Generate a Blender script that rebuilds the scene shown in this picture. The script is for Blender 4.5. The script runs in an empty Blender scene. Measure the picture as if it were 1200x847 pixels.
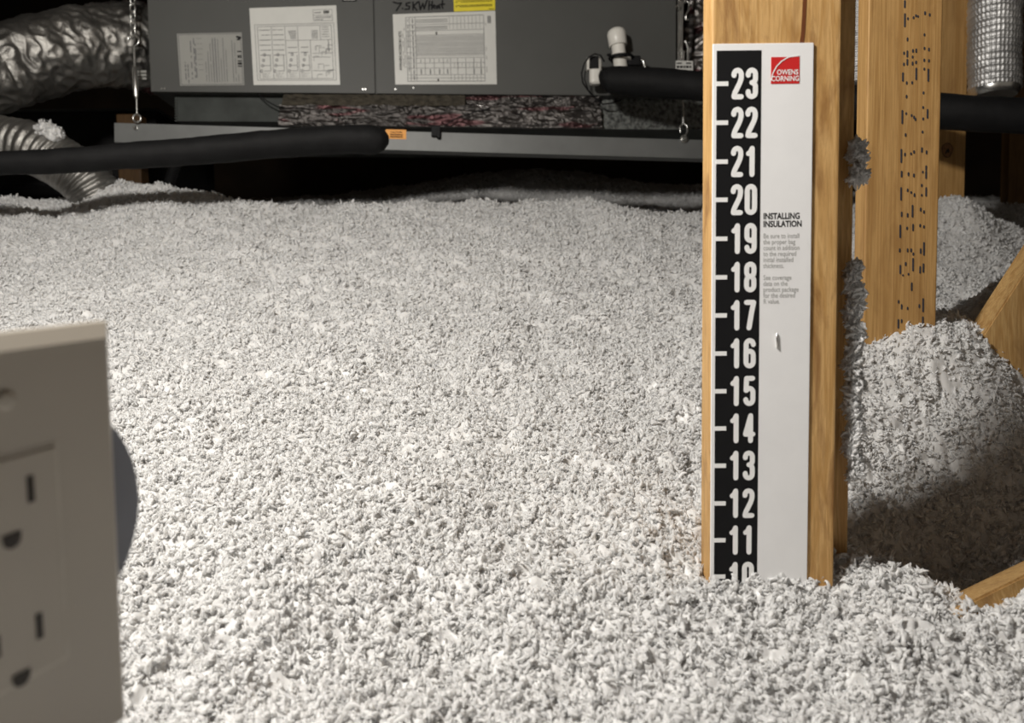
import bpy, bmesh, math, random
import numpy as np
from mathutils import Vector, Matrix
random.seed(7)
rng = np.random.default_rng(7)
SC = bpy.context.scene
COL = SC.collection
PI = math.pi
IN = 0.0254

# ------------------------------------------------------------------ camera
FPX = 900.0                                   # focal length in pixels of the 1200x847 frame
PITCH, ROLL = math.radians(3.5), math.radians(0.63)
CAM = Vector((0, 0, 0.433))
FW = Vector((0, math.cos(PITCH), -math.sin(PITCH)))
U0 = Vector((0, math.sin(PITCH), math.cos(PITCH)))
R0 = Vector((1, 0, 0))
RT = R0 * math.cos(ROLL) - U0 * math.sin(ROLL)
UP = U0 * math.cos(ROLL) + R0 * math.sin(ROLL)
cd = bpy.data.cameras.new('camera')
cam = bpy.data.objects.new('camera', cd)
COL.objects.link(cam)
cd.sensor_width = 36.0
cd.lens = FPX / 1200 * 36
cd.clip_start = 0.02
cd.dof.use_dof = True
cd.dof.focus_distance = 0.72
cd.dof.aperture_fstop = 9.0
M3 = Matrix((RT, UP, -FW)).transposed()
cam.matrix_world = Matrix.Translation(CAM) @ M3.to_4x4()
SC.camera = cam

# ------------------------------------------------------------------ world, light, exposure
w = bpy.data.worlds.new('attic_dark')
SC.world = w
w.use_nodes = True
w.node_tree.nodes['Background'].inputs[0].default_value = (1.0, 0.88, 0.74, 1)
w.node_tree.nodes['Background'].inputs[1].default_value = 0.13
ld = bpy.data.lights.new('work_lamp', 'POINT')
ld.energy = 59.0
ld.shadow_soft_size = 0.06
ld.color = (1.0, 0.955, 0.885)
lamp = bpy.data.objects.new('work_lamp', ld)
COL.objects.link(lamp)
lamp.location = (-0.45, 0.20, 1.12)
SC.view_settings.view_transform = 'Standard'
SC.view_settings.look = 'None'
SC.view_settings.gamma = 1
SC.view_settings.use_curve_mapping = False
SC.view_settings.exposure = 0.0

# ------------------------------------------------------------------ helpers
def P(px, py, d):
    return CAM + (FW + RT * ((px - 600) / FPX) - UP * ((py - 423.5) / FPX)) * d

def on_plane(px, py, o, n):
    r = P(px, py, 1.0) - CAM
    return CAM + r * ((o - CAM).dot(n) / r.dot(n))

class MB:
    def __init__(s): s.v = []; s.f = []; s.sm = []
    def add(s, vs, fs, smooth=False):
        b = len(s.v); s.v += [tuple(v) for v in vs]
        for f in fs: s.f.append(tuple(i + b for i in f)); s.sm.append(smooth)
        return s
    def box(s, c, sz, X=Vector((1, 0, 0)), Y=Vector((0, 1, 0)), Z=Vector((0, 0, 1)), bev=0.0):
        c = Vector(c); hx, hy, hz = [q / 2 for q in sz]
        if bev <= 0:
            vs = [c + X * (hx * i) + Y * (hy * j) + Z * (hz * k) for k in (-1, 1) for j in (-1, 1) for i in (-1, 1)]
            return s.add(vs, [(0, 2, 3, 1), (4, 5, 7, 6), (0, 1, 5, 4), (2, 6, 7, 3), (0, 4, 6, 2), (1, 3, 7, 5)])
        bm = bmesh.new(); bmesh.ops.create_cube(bm, size=1)
        for v in bm.verts: v.co = Vector((v.co.x * sz[0], v.co.y * sz[1], v.co.z * sz[2]))
        bmesh.ops.bevel(bm, geom=bm.edges[:], offset=bev, segments=3, affect='EDGES', profile=0.6)
        bm.verts.index_update()
        vs = [c + X * v.co.x + Y * v.co.y + Z * v.co.z for v in bm.verts]
        fs = [[v.index for v in f.verts] for f in bm.faces]
        bm.free(); return s.add(vs, fs)
    def tube(s, pts, r, n=16, caps=True, smooth=True):
        pts = [Vector(p) for p in pts]
        rr = r if isinstance(r, (list, tuple)) else [r] * len(pts)
        t0 = (pts[1] - pts[0]).normalized()
        a = Vector((0, 0, 1)) if abs(t0.z) < .9 else Vector((1, 0, 0))
        u = t0.cross(a).normalized(); vs = []
        for i, p in enumerate(pts):
            t = (pts[min(i + 1, len(pts) - 1)] - pts[max(i - 1, 0)]).normalized()
            u = (u - t * u.dot(t)).normalized(); w_ = t.cross(u)
            for k in range(n):
                th = 2 * PI * k / n
                vs.append(p + (u * math.cos(th) + w_ * math.sin(th)) * rr[i])
        fs = [(i * n + k, i * n + (k + 1) % n, (i + 1) * n + (k + 1) % n, (i + 1) * n + k) for i in range(len(pts) - 1) for k in range(n)]
        s.add(vs, fs, smooth)
        if caps:
            L = len(pts) - 1
            s.add(vs[:n], [tuple(range(n))[::-1]]); s.add(vs[L * n:], [tuple(range(n))])
        return s
    def ribbon(s, pts, wd, o, X, Y, k=8):
        """flat stroke with round joints in the plane o + X*x + Y*y"""
        nz = X.cross(Y).normalized() * 4e-6; s.q = getattr(s, 'q', 0); o = o + nz * min(s.q, 40)      # each stroke lies a hair above the last
        for i in range(len(pts) - 1):
            s.q += 1; o = o + nz
            a = Vector(pts[i]); b = Vector(pts[i + 1])
            if (b - a).length < 1e-9: continue
            t = (b - a).normalized(); nn = Vector((-t.y, t.x)) * wd / 2
            s.add([o + X * q.x + Y * q.y for q in (a - nn, b - nn, b + nn, a + nn)], [(0, 1, 2, 3)])
        for p in pts:
            o = o + nz
            s.add([o + X * (p[0] + wd / 2 * math.cos(2 * PI * j / k)) + Y * (p[1] + wd / 2 * math.sin(2 * PI * j / k)) for j in range(k)], [tuple(range(k))])
        return s
    def build(s, name, mat, parent=None, bevel=0):
        me = bpy.data.meshes.new(name)
        me.from_pydata(s.v, [], s.f)
        me.polygons.foreach_set('use_smooth', s.sm)
        if mat: me.materials.append(mat)
        me.update()
        return link(name, me, parent)

def link(name, me, parent=None):
    o = bpy.data.objects.new(name, me); COL.objects.link(o)
    if parent is not None:
        o.parent = parent
        p = parent; off = Vector((0, 0, 0))
        while p is not None: off += p.location; p = p.parent
        o.location = -off                       # meshes are written in world space; put origin back at world origin
    return o

def tag(o, label, cat, group=None, kind=None):
    o['label'] = label; o['category'] = cat
    if group: o['group'] = group
    if kind: o['kind'] = kind
    return o

def thing(name, label, cat, loc=(0, 0, 0), group=None):
    o = bpy.data.objects.new(name, None); COL.objects.link(o); o.location = Vector(loc)
    o.empty_display_size = 0.03
    return tag(o, label, cat, group)

def struct(o): o['kind'] = 'structure'; return o

def text_mesh(mb, txt, size, o, X, Y, bold=0.0, xs=1.0, align='LEFT', ls=1.0):
    cu = bpy.data.curves.new('t', 'FONT'); cu.body = txt; cu.size = size; cu.offset = bold * size
    cu.align_x = align; cu.space_line = ls; cu.resolution_u = 3
    ob = bpy.data.objects.new('t', cu); COL.objects.link(ob)
    dg = bpy.context.evaluated_depsgraph_get(); dg.update()
    me = ob.evaluated_get(dg).to_mesh()
    vs = [o + X * (v.co.x * xs) + Y * v.co.y for v in me.vertices]
    fs = [tuple(p.vertices) for p in me.polygons]
    mb.add(vs, fs)
    ob.evaluated_get(dg).to_mesh_clear()
    bpy.data.objects.remove(ob); bpy.data.curves.remove(cu)
    return mb

# ------------------------------------------------------------------ numpy noise
_perm = rng.permutation(512)
def _h(ix, iy, iz):
    a = _perm[ix & 511]; b = _perm[(a + iy) & 511]; c = _perm[(b + iz) & 511]
    return c
_g = rng.normal(size=(512, 3)); _g /= np.linalg.norm(_g, axis=1)[:, None]
def noise(x, y, z):
    x = np.asarray(x, float); y = np.asarray(y, float); z = np.asarray(z, float)
    x, y, z = np.broadcast_arrays(x, y, z)
    ix = np.floor(x).astype(int); iy = np.floor(y).astype(int); iz = np.floor(z).astype(int)
    fx, fy, fz = x - ix, y - iy, z - iz
    f = lambda t: t * t * t * (t * (t * 6 - 15) + 10)
    u, v, w_ = f(fx), f(fy), f(fz); out = 0
    for i in (0, 1):
        for j in (0, 1):
            for k in (0, 1):
                g = _g[_h(ix + i, iy + j, iz + k)]
                d = g[..., 0] * (fx - i) + g[..., 1] * (fy - j) + g[..., 2] * (fz - k)
                out = out + d * (u if i else 1 - u) * (v if j else 1 - v) * (w_ if k else 1 - w_)
    return out * 1.6

# ------------------------------------------------------------------ materials
def nm(name):
    m = bpy.data.materials.new(name); m.use_nodes = True
    nt = m.node_tree; b = nt.nodes['Principled BSDF']
    return m, nt, b
def N(nt, t, **kw):
    n = nt.nodes.new(t)
    for k, v in kw.items(): setattr(n, k, v)
    return n
def coords(nt, scale=(1, 1, 1), rot=(0, 0, 0), loc=(0, 0, 0)):
    tc = N(nt, 'ShaderNodeTexCoord'); mp = N(nt, 'ShaderNodeMapping')
    mp.inputs['Scale'].default_value = scale; mp.inputs['Rotation'].default_value = rot; mp.inputs['Location'].default_value = loc
    nt.links.new(tc.outputs['Object'], mp.inputs['Vector']); return mp.outputs['Vector']
def ramp(nt, fac, stops):
    r = N(nt, 'ShaderNodeValToRGB'); e = r.color_ramp.elements
    e[0].position, e[0].color = stops[0][0], (*stops[0][1], 1)
    e[1].position, e[1].color = stops[-1][0], (*stops[-1][1], 1)
    for p, c in stops[1:-1]: q = e.new(p); q.color = (*c, 1)
    nt.links.new(fac, r.inputs[0]); return r.outputs[0]
def tex(nt, vec, scale, detail=4, rough=.6, dist=0):
    n = N(nt, 'ShaderNodeTexNoise'); n.inputs['Scale'].default_value = scale
    n.inputs['Detail'].default_value = detail; n.inputs['Roughness'].default_value = rough
    n.inputs['Distortion'].default_value = dist; nt.links.new(vec, n.inputs['Vector']); return n.outputs['Fac']
def bump(nt, b, h, strength, dist):
    n = N(nt, 'ShaderNodeBump'); n.inputs['Strength'].default_value = strength; n.inputs['Distance'].default_value = dist
    nt.links.new(h, n.inputs['Height']); nt.links.new(n.outputs[0], b.inputs['Normal'])
def mixc(nt, f, a, c, mode='MIX'):
    n = N(nt, 'ShaderNodeMix', data_type='RGBA', blend_type=mode)
    if isinstance(f, float): n.inputs[0].default_value = f
    else: nt.links.new(f, n.inputs[0])
    for i, v in ((6, a), (7, c)):
        if isinstance(v, tuple): n.inputs[i].default_value = (*v, 1)
        else: nt.links.new(v, n.inputs[i])
    return n.outputs[2]
def flat(name, col, rough=.5, metal=0.0, var=.12, sc=40, spec=.5, bmp=0):
    m, nt, b = nm(name)
    v = coords(nt); n = tex(nt, v, sc)
    c = ramp(nt, n, [(.3, tuple(x * (1 - var) for x in col)), (.7, tuple(min(1, x * (1 + var)) for x in col))])
    nt.links.new(c, b.inputs['Base Color'])
    b.inputs['Roughness'].default_value = rough; b.inputs['Metallic'].default_value = metal
    b.inputs['Specular IOR Level'].default_value = spec
    if bmp: bump(nt, b, tex(nt, v, sc * 3), bmp, .001)
    return m
def wood(name, light, mid, dark, rot=(0, 0, 0), stretch=.05, sc=60, loc=(0, 0, 0), streak=.5):
    m, nt, b = nm(name)
    v = coords(nt, (1, 1, stretch), rot, loc)
    v2 = coords(nt, (1, 1, .25), rot, loc)
    fine = tex(nt, v, sc * 9, 4, .7)
    wide = tex(nt, v, sc, 3, .55, .6)
    blot = tex(nt, v2, 48, 5, .65, .8)
    c = ramp(nt, wide, [(.34, mid), (.44, light), (.5, mid), (.56, light), (.66, mid)])
    c = mixc(nt, .35, c, ramp(nt, fine, [(.35, dark), (.6, light)]), 'MULTIPLY') if False else mixc(nt, ramp(nt, fine, [(.45, (0, 0, 0)), (.7, (.6, .6, .6))]), c, tuple(x * .7 for x in mid))
    c = mixc(nt, ramp(nt, blot, [(.50, (0, 0, 0)), (.70, (streak, streak, streak))]), c, dark)
    nt.links.new(c, b.inputs['Base Color'])
    b.inputs['Roughness'].default_value = .55; b.inputs['Specular IOR Level'].default_value = .3
    bump(nt, b, fine, .25, .0006)
    return m
def foil(name, col=(.75, .73, .72), rough=.22, red=0.0, sc=(1, 1, 1), bs=.7):
    m, nt, b = nm(name)
    v = coords(nt, sc)
    n = tex(nt, v, 70, 6, .7, .3)
    c = ramp(nt, tex(nt, v, 9, 3), [(.3, tuple(x * .45 for x in col)), (.65, col)])
    if red > 0:
        mk = ramp(nt, tex(nt, v, 28, 2, .5), [(.58, (0, 0, 0)), (.62, (red, red, red))])
        c = mixc(nt, mk, c, (.11, .028, .035))
    nt.links.new(c, b.inputs['Base Color'])
    b.inputs['Metallic'].default_value = .9; b.inputs['Roughness'].default_value = rough
    bump(nt, b, n, bs, .003)
    return m

MAT = dict(
    stud=wood('pine_stud', (.66, .41, .17), (.50, .28, .095), (.19, .075, .022), stretch=.06, sc=75, streak=.75),
    stud2=wood('pine_stud_clear', (.50, .30, .115), (.38, .21, .07), (.24, .12, .04), stretch=.025, sc=70, loc=(3, 1, 2), streak=.4),
    board=wood('aged_shaded_board', (.20, .11, .035), (.15, .08, .025), (.05, .025, .01), stretch=.05, loc=(1, 5, 2)),  # aged brown, darkened so the colour carries the shade on the far right board
    brace=wood('pine_brace', (.56, .36, .15), (.42, .24, .085), (.22, .11, .04), rot=(0, .8, 0), loc=(7, 5, 2)),
    card=flat('gauge_card', (.88, .88, .89), .45, var=.02, spec=.3),
    black=flat('print_black', (.007, .007, .008), .7, var=.1, spec=.2),
    white=flat('print_white', (.92, .92, .92), .5, var=.01),
    red=flat('print_red', (.62, .02, .02), .5, var=.02),
    grey=flat('print_grey', (.13, .13, .135), .6, var=.05),
    lgrey=flat('print_light_grey', (.42, .42, .41), .6, var=.05),
    ink=flat('stamp_ink', (.035, .035, .045), .6, var=.2),
    paint=flat('cabinet_paint', (.080, .081, .077), .5, var=.05, sc=8, spec=.3, bmp=.05),
    paper=flat('label_paper', (.62, .62, .59), .4, var=.03),
    paper2=flat('glossy_label', (.34, .34, .32), .18, var=.03),
    yellow=flat('yellow_label', (.75, .62, .02), .5, var=.03),
    orange=flat('orange_label', (.90, .36, .02), .5, var=.03),
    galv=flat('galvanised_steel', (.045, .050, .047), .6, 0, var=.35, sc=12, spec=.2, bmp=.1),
    rail=flat('rail_steel', (.155, .16, .158), .5, .3, var=.15, sc=9, bmp=.08),
    steel=flat('zinc_hardware', (.65, .65, .63), .25, .95, var=.1),
    foam=flat('black_foam', (.007, .007, .0075), .7, var=.3, sc=30, spec=.2, bmp=.5),
    pvc=flat('white_pvc', (.75, .73, .68), .35, var=.04, sc=10),
    dark=flat('dark_plastic', (.008, .008, .009), .6, var=.2, spec=.2),
    plate=flat('outlet_plastic', (.40, .365, .315), .38, var=.03, sc=10),
    slot=flat('slot_dark', (.02, .014, .01), .6, var=.2),
    box=flat('box_plastic', (.17, .18, .215), .5, var=.1, sc=20),
    deck=flat('roof_deck', (.030, .019, .010), .9, var=.5, sc=3),
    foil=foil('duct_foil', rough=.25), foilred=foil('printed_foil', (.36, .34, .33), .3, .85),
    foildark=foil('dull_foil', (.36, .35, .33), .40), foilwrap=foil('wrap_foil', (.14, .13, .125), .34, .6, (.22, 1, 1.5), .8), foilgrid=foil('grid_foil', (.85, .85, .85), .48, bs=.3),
    mineral=flat('fibreboard', (.055, .047, .034), .9, var=.4, sc=60, bmp=.6),
)
# galvanised steel with dark speckle
m, nt, b = nm('speckled_galvanised')
v = coords(nt); c = ramp(nt, tex(nt, v, 110, 4, .7), [(.38, (.03, .03, .03)), (.6, (.20, .21, .20))])
nt.links.new(c, b.inputs['Base Color']); b.inputs['Metallic'].default_value = .4; b.inputs['Roughness'].default_value = .5
MAT['speck'] = m
# insulation: matte white glass fibre with a little light passing through
m, nt, b = nm('blown_fibreglass')
v = coords(nt); c = ramp(nt, tex(nt, v, 14, 4), [(.3, (.915, .91, .90)), (.7, (.955, .95, .943))])
nt.links.new(c, b.inputs['Base Color']); b.inputs['Roughness'].default_value = .5; b.inputs['Specular IOR Level'].default_value = .35
b.inputs['Subsurface Weight'].default_value = .85; b.inputs['Subsurface Radius'].default_value = (1, .97, .92); b.inputs['Subsurface Scale'].default_value = .0035
b.inputs['Roughness'].default_value = .38; b.inputs['Specular IOR Level'].default_value = .5
tr = N(nt, 'ShaderNodeBsdfTranslucent'); tr.inputs[0].default_value = (.95, .945, .935, 1)
ms = N(nt, 'ShaderNodeMixShader'); ms.inputs[0].default_value = .3
nt.links.new(b.outputs[0], ms.inputs[1]); nt.links.new(tr.outputs[0], ms.inputs[2])
nt.links.new(ms.outputs[0], nt.nodes['Material Output'].inputs['Surface'])
MAT['fluff'] = m
mb_ = m.copy(); mb_.name = 'matted_fibreglass'
mb_.node_tree.nodes['Principled BSDF'].inputs['Subsurface Weight'].default_value = .35
MAT['fluff_base'] = mb_

# ------------------------------------------------------------------ attic shell
VX, VY, VZ = Vector((1, 0, 0)), Vector((0, 1, 0)), Vector((0, 0, 1))
struct(MB().box((0, 2.2, -.05), (9, 7.6, .1)).build('floor', MAT['deck']))
struct(MB().box((0, 6.0, 1.2), (9, .1, 2.6)).build('wall_back', MAT['deck']))
struct(MB().box((-4.5, 2.2, 1.2), (.1, 7.6, 2.6)).build('wall_left', MAT['deck']))
struct(MB().box((4.5, 2.2, 1.2), (.1, 7.6, 2.6)).build('wall_right', MAT['deck']))
struct(MB().box((0, 2.2, 2.55), (9, 7.6, .1)).build('ceiling', MAT['deck']))

# ------------------------------------------------------------------ blown insulation
ctrl = []
def C_(px, py, d, dz=0): p = P(px, py, d); ctrl.append((p.x, p.y, p.z + dz))
prof = [(.26, 1050), (.40, 850), (.51, 690), (.62, 585), (.74, 505), (.88, 430), (1.0, 385), (1.2, 318), (1.4, 268)]
for px in (-150, 100, 350, 600, 780):
    for d, y in prof: C_(px, y, d)
for px, y in [(-250, 232), (-100, 230), (0, 232), (60, 238), (110, 226), (140, 212), (190, 218), (250, 236), (350, 244), (450, 241), (550, 242), (650, 240), (700, 240), (750, 250), (830, 254)]:
    C_(px, y, 1.58)
for px in (-150, 50, 250, 450, 650, 850): C_(px, 262, 1.74); C_(px, 276, 1.9); C_(px, 252, 2.06); C_(px, 250, 2.16)
for px, y in [(-200, 245), (0, 245), (250, 240), (450, 232), (610, 204), (680, 214), (800, 228), (900, 225)]: C_(px, y, 2.35)
for px in (-300, 0, 300, 600, 900, 1200): C_(px, 240, 3.2)
# right-hand side, around the studs
for a in [(790, 688, .51), (830, 706, .505), (865, 713, .505), (900, 711, .505), (945, 704, .51), (980, 690, .515), (985, 652, .55), (1040, 655, .55), (1090, 675, .545), (1125, 706, .54),
          (900, 847, .41), (1050, 847, .42), (1200, 847, .43), (1100, 770, .465), (1200, 780, .47), (1200, 700, .56), (1300, 760, .50),
          (1030, 668, .62), (1110, 672, .65), (1190, 640, .68), (1010, 590, .68), (1120, 580, .73), (1200, 550, .76),
          (1010, 500, .76), (1100, 470, .80), (1200, 470, .84), (1005, 415, .82), (1050, 405, .825), (1096, 378, .84), (1140, 400, .85), (1180, 430, .84),
          (1110, 372, .96), (1150, 345, .97), (1185, 322, .98), (1240, 330, .98), (1130, 360, 1.10), (1180, 345, 1.12),
          (1112, 262, 1.40), (1135, 238, 1.42), (1158, 255, 1.42), (1182, 292, 1.40), (1205, 300, 1.42), (1300, 300, 1.4), (1020, 300, 1.2), (960, 300, 1.2), (1060, 310, 1.2), (900, 250, 1.5), (1000, 250, 1.5), (1060, 258, 1.45),
          (1130, 262, 1.7), (1250, 290, 1.7), (1400, 500, .8), (1400, 330, 1.2), (1400, 700, .55), (1150, 240, 2.3), (1300, 240, 2.3)]: C_(*a)
for a in [(1165, 742, .475), (1200, 712, .488), (1260, 705, .49)]: C_(*a)
for X in (-1.2, -.5, 0, .5, 1.2): ctrl.append((X, -.2, .14))
cp = np.array(ctrl)
cs = cp.copy()
def tps(r2): return np.where(r2 > 1e-12, r2 * np.log(r2 + 1e-12), 0) * .5
n_ = len(cp)
wy = lambda Y: np.log(np.maximum(Y, -.25) + .45)
wx = lambda X, Y: X / (np.maximum(Y, 0) + .45)
cu_, cv_ = wx(cp[:, 0], cp[:, 1]), wy(cp[:, 1])
K = tps((cu_[:, None] - cu_) ** 2 + (cv_[:, None] - cv_) ** 2) + np.eye(n_) * 1e-4
Pm = np.c_[np.ones(n_), cu_, cv_]
A = np.block([[K, Pm], [Pm.T, np.zeros((3, 3))]])
sol = np.linalg.solve(A, np.r_[cp[:, 2], 0, 0, 0])
def base_h(X, Y):
    sh = X.shape; X = X.ravel(); Y = Y.ravel(); out = np.empty(X.size)
    for i in range(0, X.size, 40000):
        u, v = wx(X[i:i + 40000], Y[i:i + 40000]), wy(Y[i:i + 40000])
        k = tps((u[:, None] - cu_) ** 2 + (v[:, None] - cv_) ** 2)
        out[i:i + 40000] = k @ sol[:n_] + sol[n_] + sol[n_ + 1] * u + sol[n_ + 2] * v
    return out.reshape(sh)
def fluff_h(X, Y):
    wx_ = X + .006 * noise(X * 60, Y * 60, 3.3); wy_ = Y + .006 * noise(X * 60, Y * 60, 7.7)
    h = .013 * noise(X * 10, Y * 10, .5) + .010 * (.35 - np.abs(noise(X * 19 + .3 * noise(X * 50, Y * 50, 6.1), Y * 19, 21.5))) + .008 * noise(X * 27, Y * 27, 1.5) * (.4 + np.clip(noise(X * 6, Y * 6, 8.2) + .4, 0, 1.2))
    h += .0085 * (.35 - np.abs(noise(wx_ * 62, wy_ * 62, 2.5)))
    h += .0052 * (.3 - np.abs(noise(wx_ * 130, wy_ * 130, 4.5)))
    h += .0036 * (.3 - np.abs(noise(wx_ * 290, wy_ * 290, 5.5)))
    h -= .020 * np.clip(noise(X * 16 + .25 * noise(X * 60, Y * 60, 2.2), Y * 16, 31.5) - .38, 0, 1)
    return h
NU, NV = 820, 900
s_ = np.linspace(-1, 1, NU)
t_ = np.linspace(0, 1, NV)
Yv = np.interp(t_, np.linspace(0, 1, 9), [-.2, .25, .36, .48, .64, .86, 1.18, 1.65, 3.3])
SX, YY = np.meshgrid(s_, Yv)
XX = SX * (.32 + 1.0 * np.maximum(YY, 0))
# coarse base, interpolated from a small grid for speed
su = np.linspace(-1, 1, 121); sv = np.linspace(0, NV - 1, 161)
SXc, Yc = np.meshgrid(su, np.interp(sv, np.arange(NV), Yv))
Bc = base_h(SXc * (.32 + np.maximum(Yc, 0)), Yc)
def grid_interp(sx, vi):
    a = (sx + 1) / 2 * 120; bq = vi / (NV - 1) * 160
    i = np.clip(a.astype(int), 0, 119); j = np.clip(bq.astype(int), 0, 159); fa, fb = a - i, bq - j
    return (Bc[j, i] * (1 - fa) + Bc[j, i + 1] * fa) * (1 - fb) + (Bc[j + 1, i] * (1 - fa) + Bc[j + 1, i + 1] * fa) * fb
def surf(X, Y):
    sx = X / (.32 + np.maximum(Y, 0)); vi = np.interp(Y, Yv, np.arange(NV))
    return grid_interp(np.clip(sx, -1, 1), vi) + fluff_h(X, Y) - .004
ZZ = surf(XX, YY)
ox = .0035 * noise(XX * 120, YY * 120, 11.5); oy = .0035 * noise(XX * 120, YY * 120, 15.5)
V = np.stack([XX + ox, YY + oy, ZZ], -1).reshape(-1, 3)
idx = np.arange(NU * NV).reshape(NV, NU)
F = np.stack([idx[:-1, :-1], idx[:-1, 1:], idx[1:, 1:], idx[1:, :-1]], -1).reshape(-1, 4)
me = bpy.data.meshes.new('blown_insulation')
me.vertices.add(len(V)); me.vertices.foreach_set('co', V.ravel())
me.loops.add(F.size); me.loops.foreach_set('vertex_index', F.ravel().astype(np.int32))
me.polygons.add(len(F)); me.polygons.foreach_set('loop_start', np.arange(0, F.size, 4, dtype=np.int32))
me.update(); me.validate(); me.polygons.foreach_set('use_smooth', [True] * len(F)); me.materials.append(MAT['fluff_base'])
insul = link('blown_insulation', me)
tag(insul, 'loose white blown fibreglass insulation covering the whole attic floor', 'insulation', kind='stuff')

# flakes: small crumpled shreds scattered over the surface
protos = []
def flake_mesh(i):
    bm = bmesh.new()
    if i % 6 != 1 and i != 4:
        bmesh.ops.create_icosphere(bm, subdivisions=3, radius=1)
        co = np.array([v.co for v in bm.verts]); o = i * 9.1
        d = 1 + .8 * noise(co[:, 0] * 1.4 + o, co[:, 1] * 1.4, co[:, 2] * 1.4) - .7 * np.abs(noise(co[:, 0] * 3 + o, co[:, 1] * 3, co[:, 2] * 3)) + .3 * noise(co[:, 0] * 7 + o, co[:, 1] * 7, co[:, 2] * 7)
        co = co * d[:, None] * np.array([1, .62, .45]); co[:, 2] += .35 * (co[:, 0] ** 2)
        for v, c in zip(bm.verts, co): v.co = c
    else:
        r = random.Random(i); n = 9; ang = 0; p = Vector((0, 0, 0)); pts = []
        for k in range(n):
            pts.append(p.copy()); ang += r.uniform(.15, .75); p += Vector((math.cos(ang), math.sin(ang), r.uniform(-.25, .35))) * .36
        c = sum(pts, Vector()) / n
        mb = MB().tube([q - c for q in pts], [.10 + .2 * math.sin(PI * (k + .5) / n) * r.uniform(.7, 1.3) for k in range(n)], 7)
        for v in mb.v: bm.verts.new(v)
        bm.verts.ensure_lookup_table()
        for f in mb.f: bm.faces.new([bm.verts[j] for j in f])
    m_ = bpy.data.meshes.new('flake'); bm.to_mesh(m_); bm.free()
    m_.polygons.foreach_set('use_smooth', [True] * len(m_.polygons)); m_.materials.append(MAT['fluff'])
    return m_
fcol = bpy.data.collections.new('flake_shapes')
for i in range(12):
    fcol.objects.link(bpy.data.objects.new('flake_shape', flake_mesh(i)))
def scatter_tree():
    ng = bpy.data.node_groups.new('scatter', 'GeometryNodeTree')
    ng.interface.new_socket('Geometry', in_out='INPUT', socket_type='NodeSocketGeometry')
    ng.interface.new_socket('Geometry', in_out='OUTPUT', socket_type='NodeSocketGeometry')
    gi, go = ng.nodes.new('NodeGroupInput'), ng.nodes.new('NodeGroupOutput')
    m2p = ng.nodes.new('GeometryNodeMeshToPoints')
    iop = ng.nodes.new('GeometryNodeInstanceOnPoints'); iop.inputs['Pick Instance'].default_value = True
    ci = ng.nodes.new('GeometryNodeCollectionInfo'); ci.inputs['Collection'].default_value = fcol
    ci.inputs['Separate Children'].default_value = True; ci.inputs['Reset Children'].default_value = True
    rv = ng.nodes.new('FunctionNodeRandomValue'); rv.data_type = 'INT'; rv.inputs['Min'].default_value = 0; rv.inputs['Max'].default_value = 11
    at = ng.nodes.new('GeometryNodeInputNamedAttribute'); at.data_type = 'FLOAT_VECTOR'; at.inputs['Name'].default_value = 'rot'
    sc = ng.nodes.new('GeometryNodeInputNamedAttribute'); sc.data_type = 'FLOAT_VECTOR'; sc.inputs['Name'].default_value = 'scl'
    L = ng.links.new
    L(gi.outputs[0], m2p.inputs['Mesh']); L(m2p.outputs[0], iop.inputs['Points']); L(ci.outputs[0], iop.inputs['Instance'])
    L([o for o in rv.outputs if o.type == 'INT'][0], iop.inputs['Instance Index'])
    L(at.outputs[0], iop.inputs['Rotation']); L(sc.outputs[0], iop.inputs['Scale'])
    L(iop.outputs[0], go.inputs[0]); return ng
NG = scatter_tree()
def flakes(name, pts, size, parent=None):
    n = len(pts); m_ = bpy.data.meshes.new(name); m_.vertices.add(n); m_.vertices.foreach_set('co', np.asarray(pts, float).ravel())
    a = m_.attributes.new('rot', 'FLOAT_VECTOR', 'POINT'); a.data.foreach_set('vector', rng.uniform(0, 6.28, (n, 3)).ravel())
    s = size * np.clip(rng.lognormal(.05, .58, n), .35, 2.9)
    a = m_.attributes.new('scl', 'FLOAT_VECTOR', 'POINT'); a.data.foreach_set('vector', np.stack([s * rng.uniform(.7, 1.4, n), s, s], -1).ravel())
    o = link(name, m_, parent); md = o.modifiers.new('scatter', 'NODES'); md.node_group = NG
    return o
NF = 650000
dd = rng.uniform(0, 1, NF * 2) ** .8 * 2.2 + .24
xx = rng.uniform(-1, 1, NF * 2) * (.06 + 1.0 * dd)
keep = rng.uniform(0, 1, NF * 2) < np.clip(1.25 - .35 * dd, .3, 1)
clus = noise(xx * 45, dd * 45, 9.9)
keep &= rng.uniform(-.6, .5, NF * 2) < clus + .5
xx, dd = xx[keep][:NF], dd[keep][:NF]
zz = surf(xx, dd) + rng.normal(0, .0014, len(xx)) + .0008
fo = flakes('insulation_flakes', np.stack([xx, dd, zz], -1), .0015 * (1 + .10 * dd), insul); fo['kind'] = 'stuff'

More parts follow.
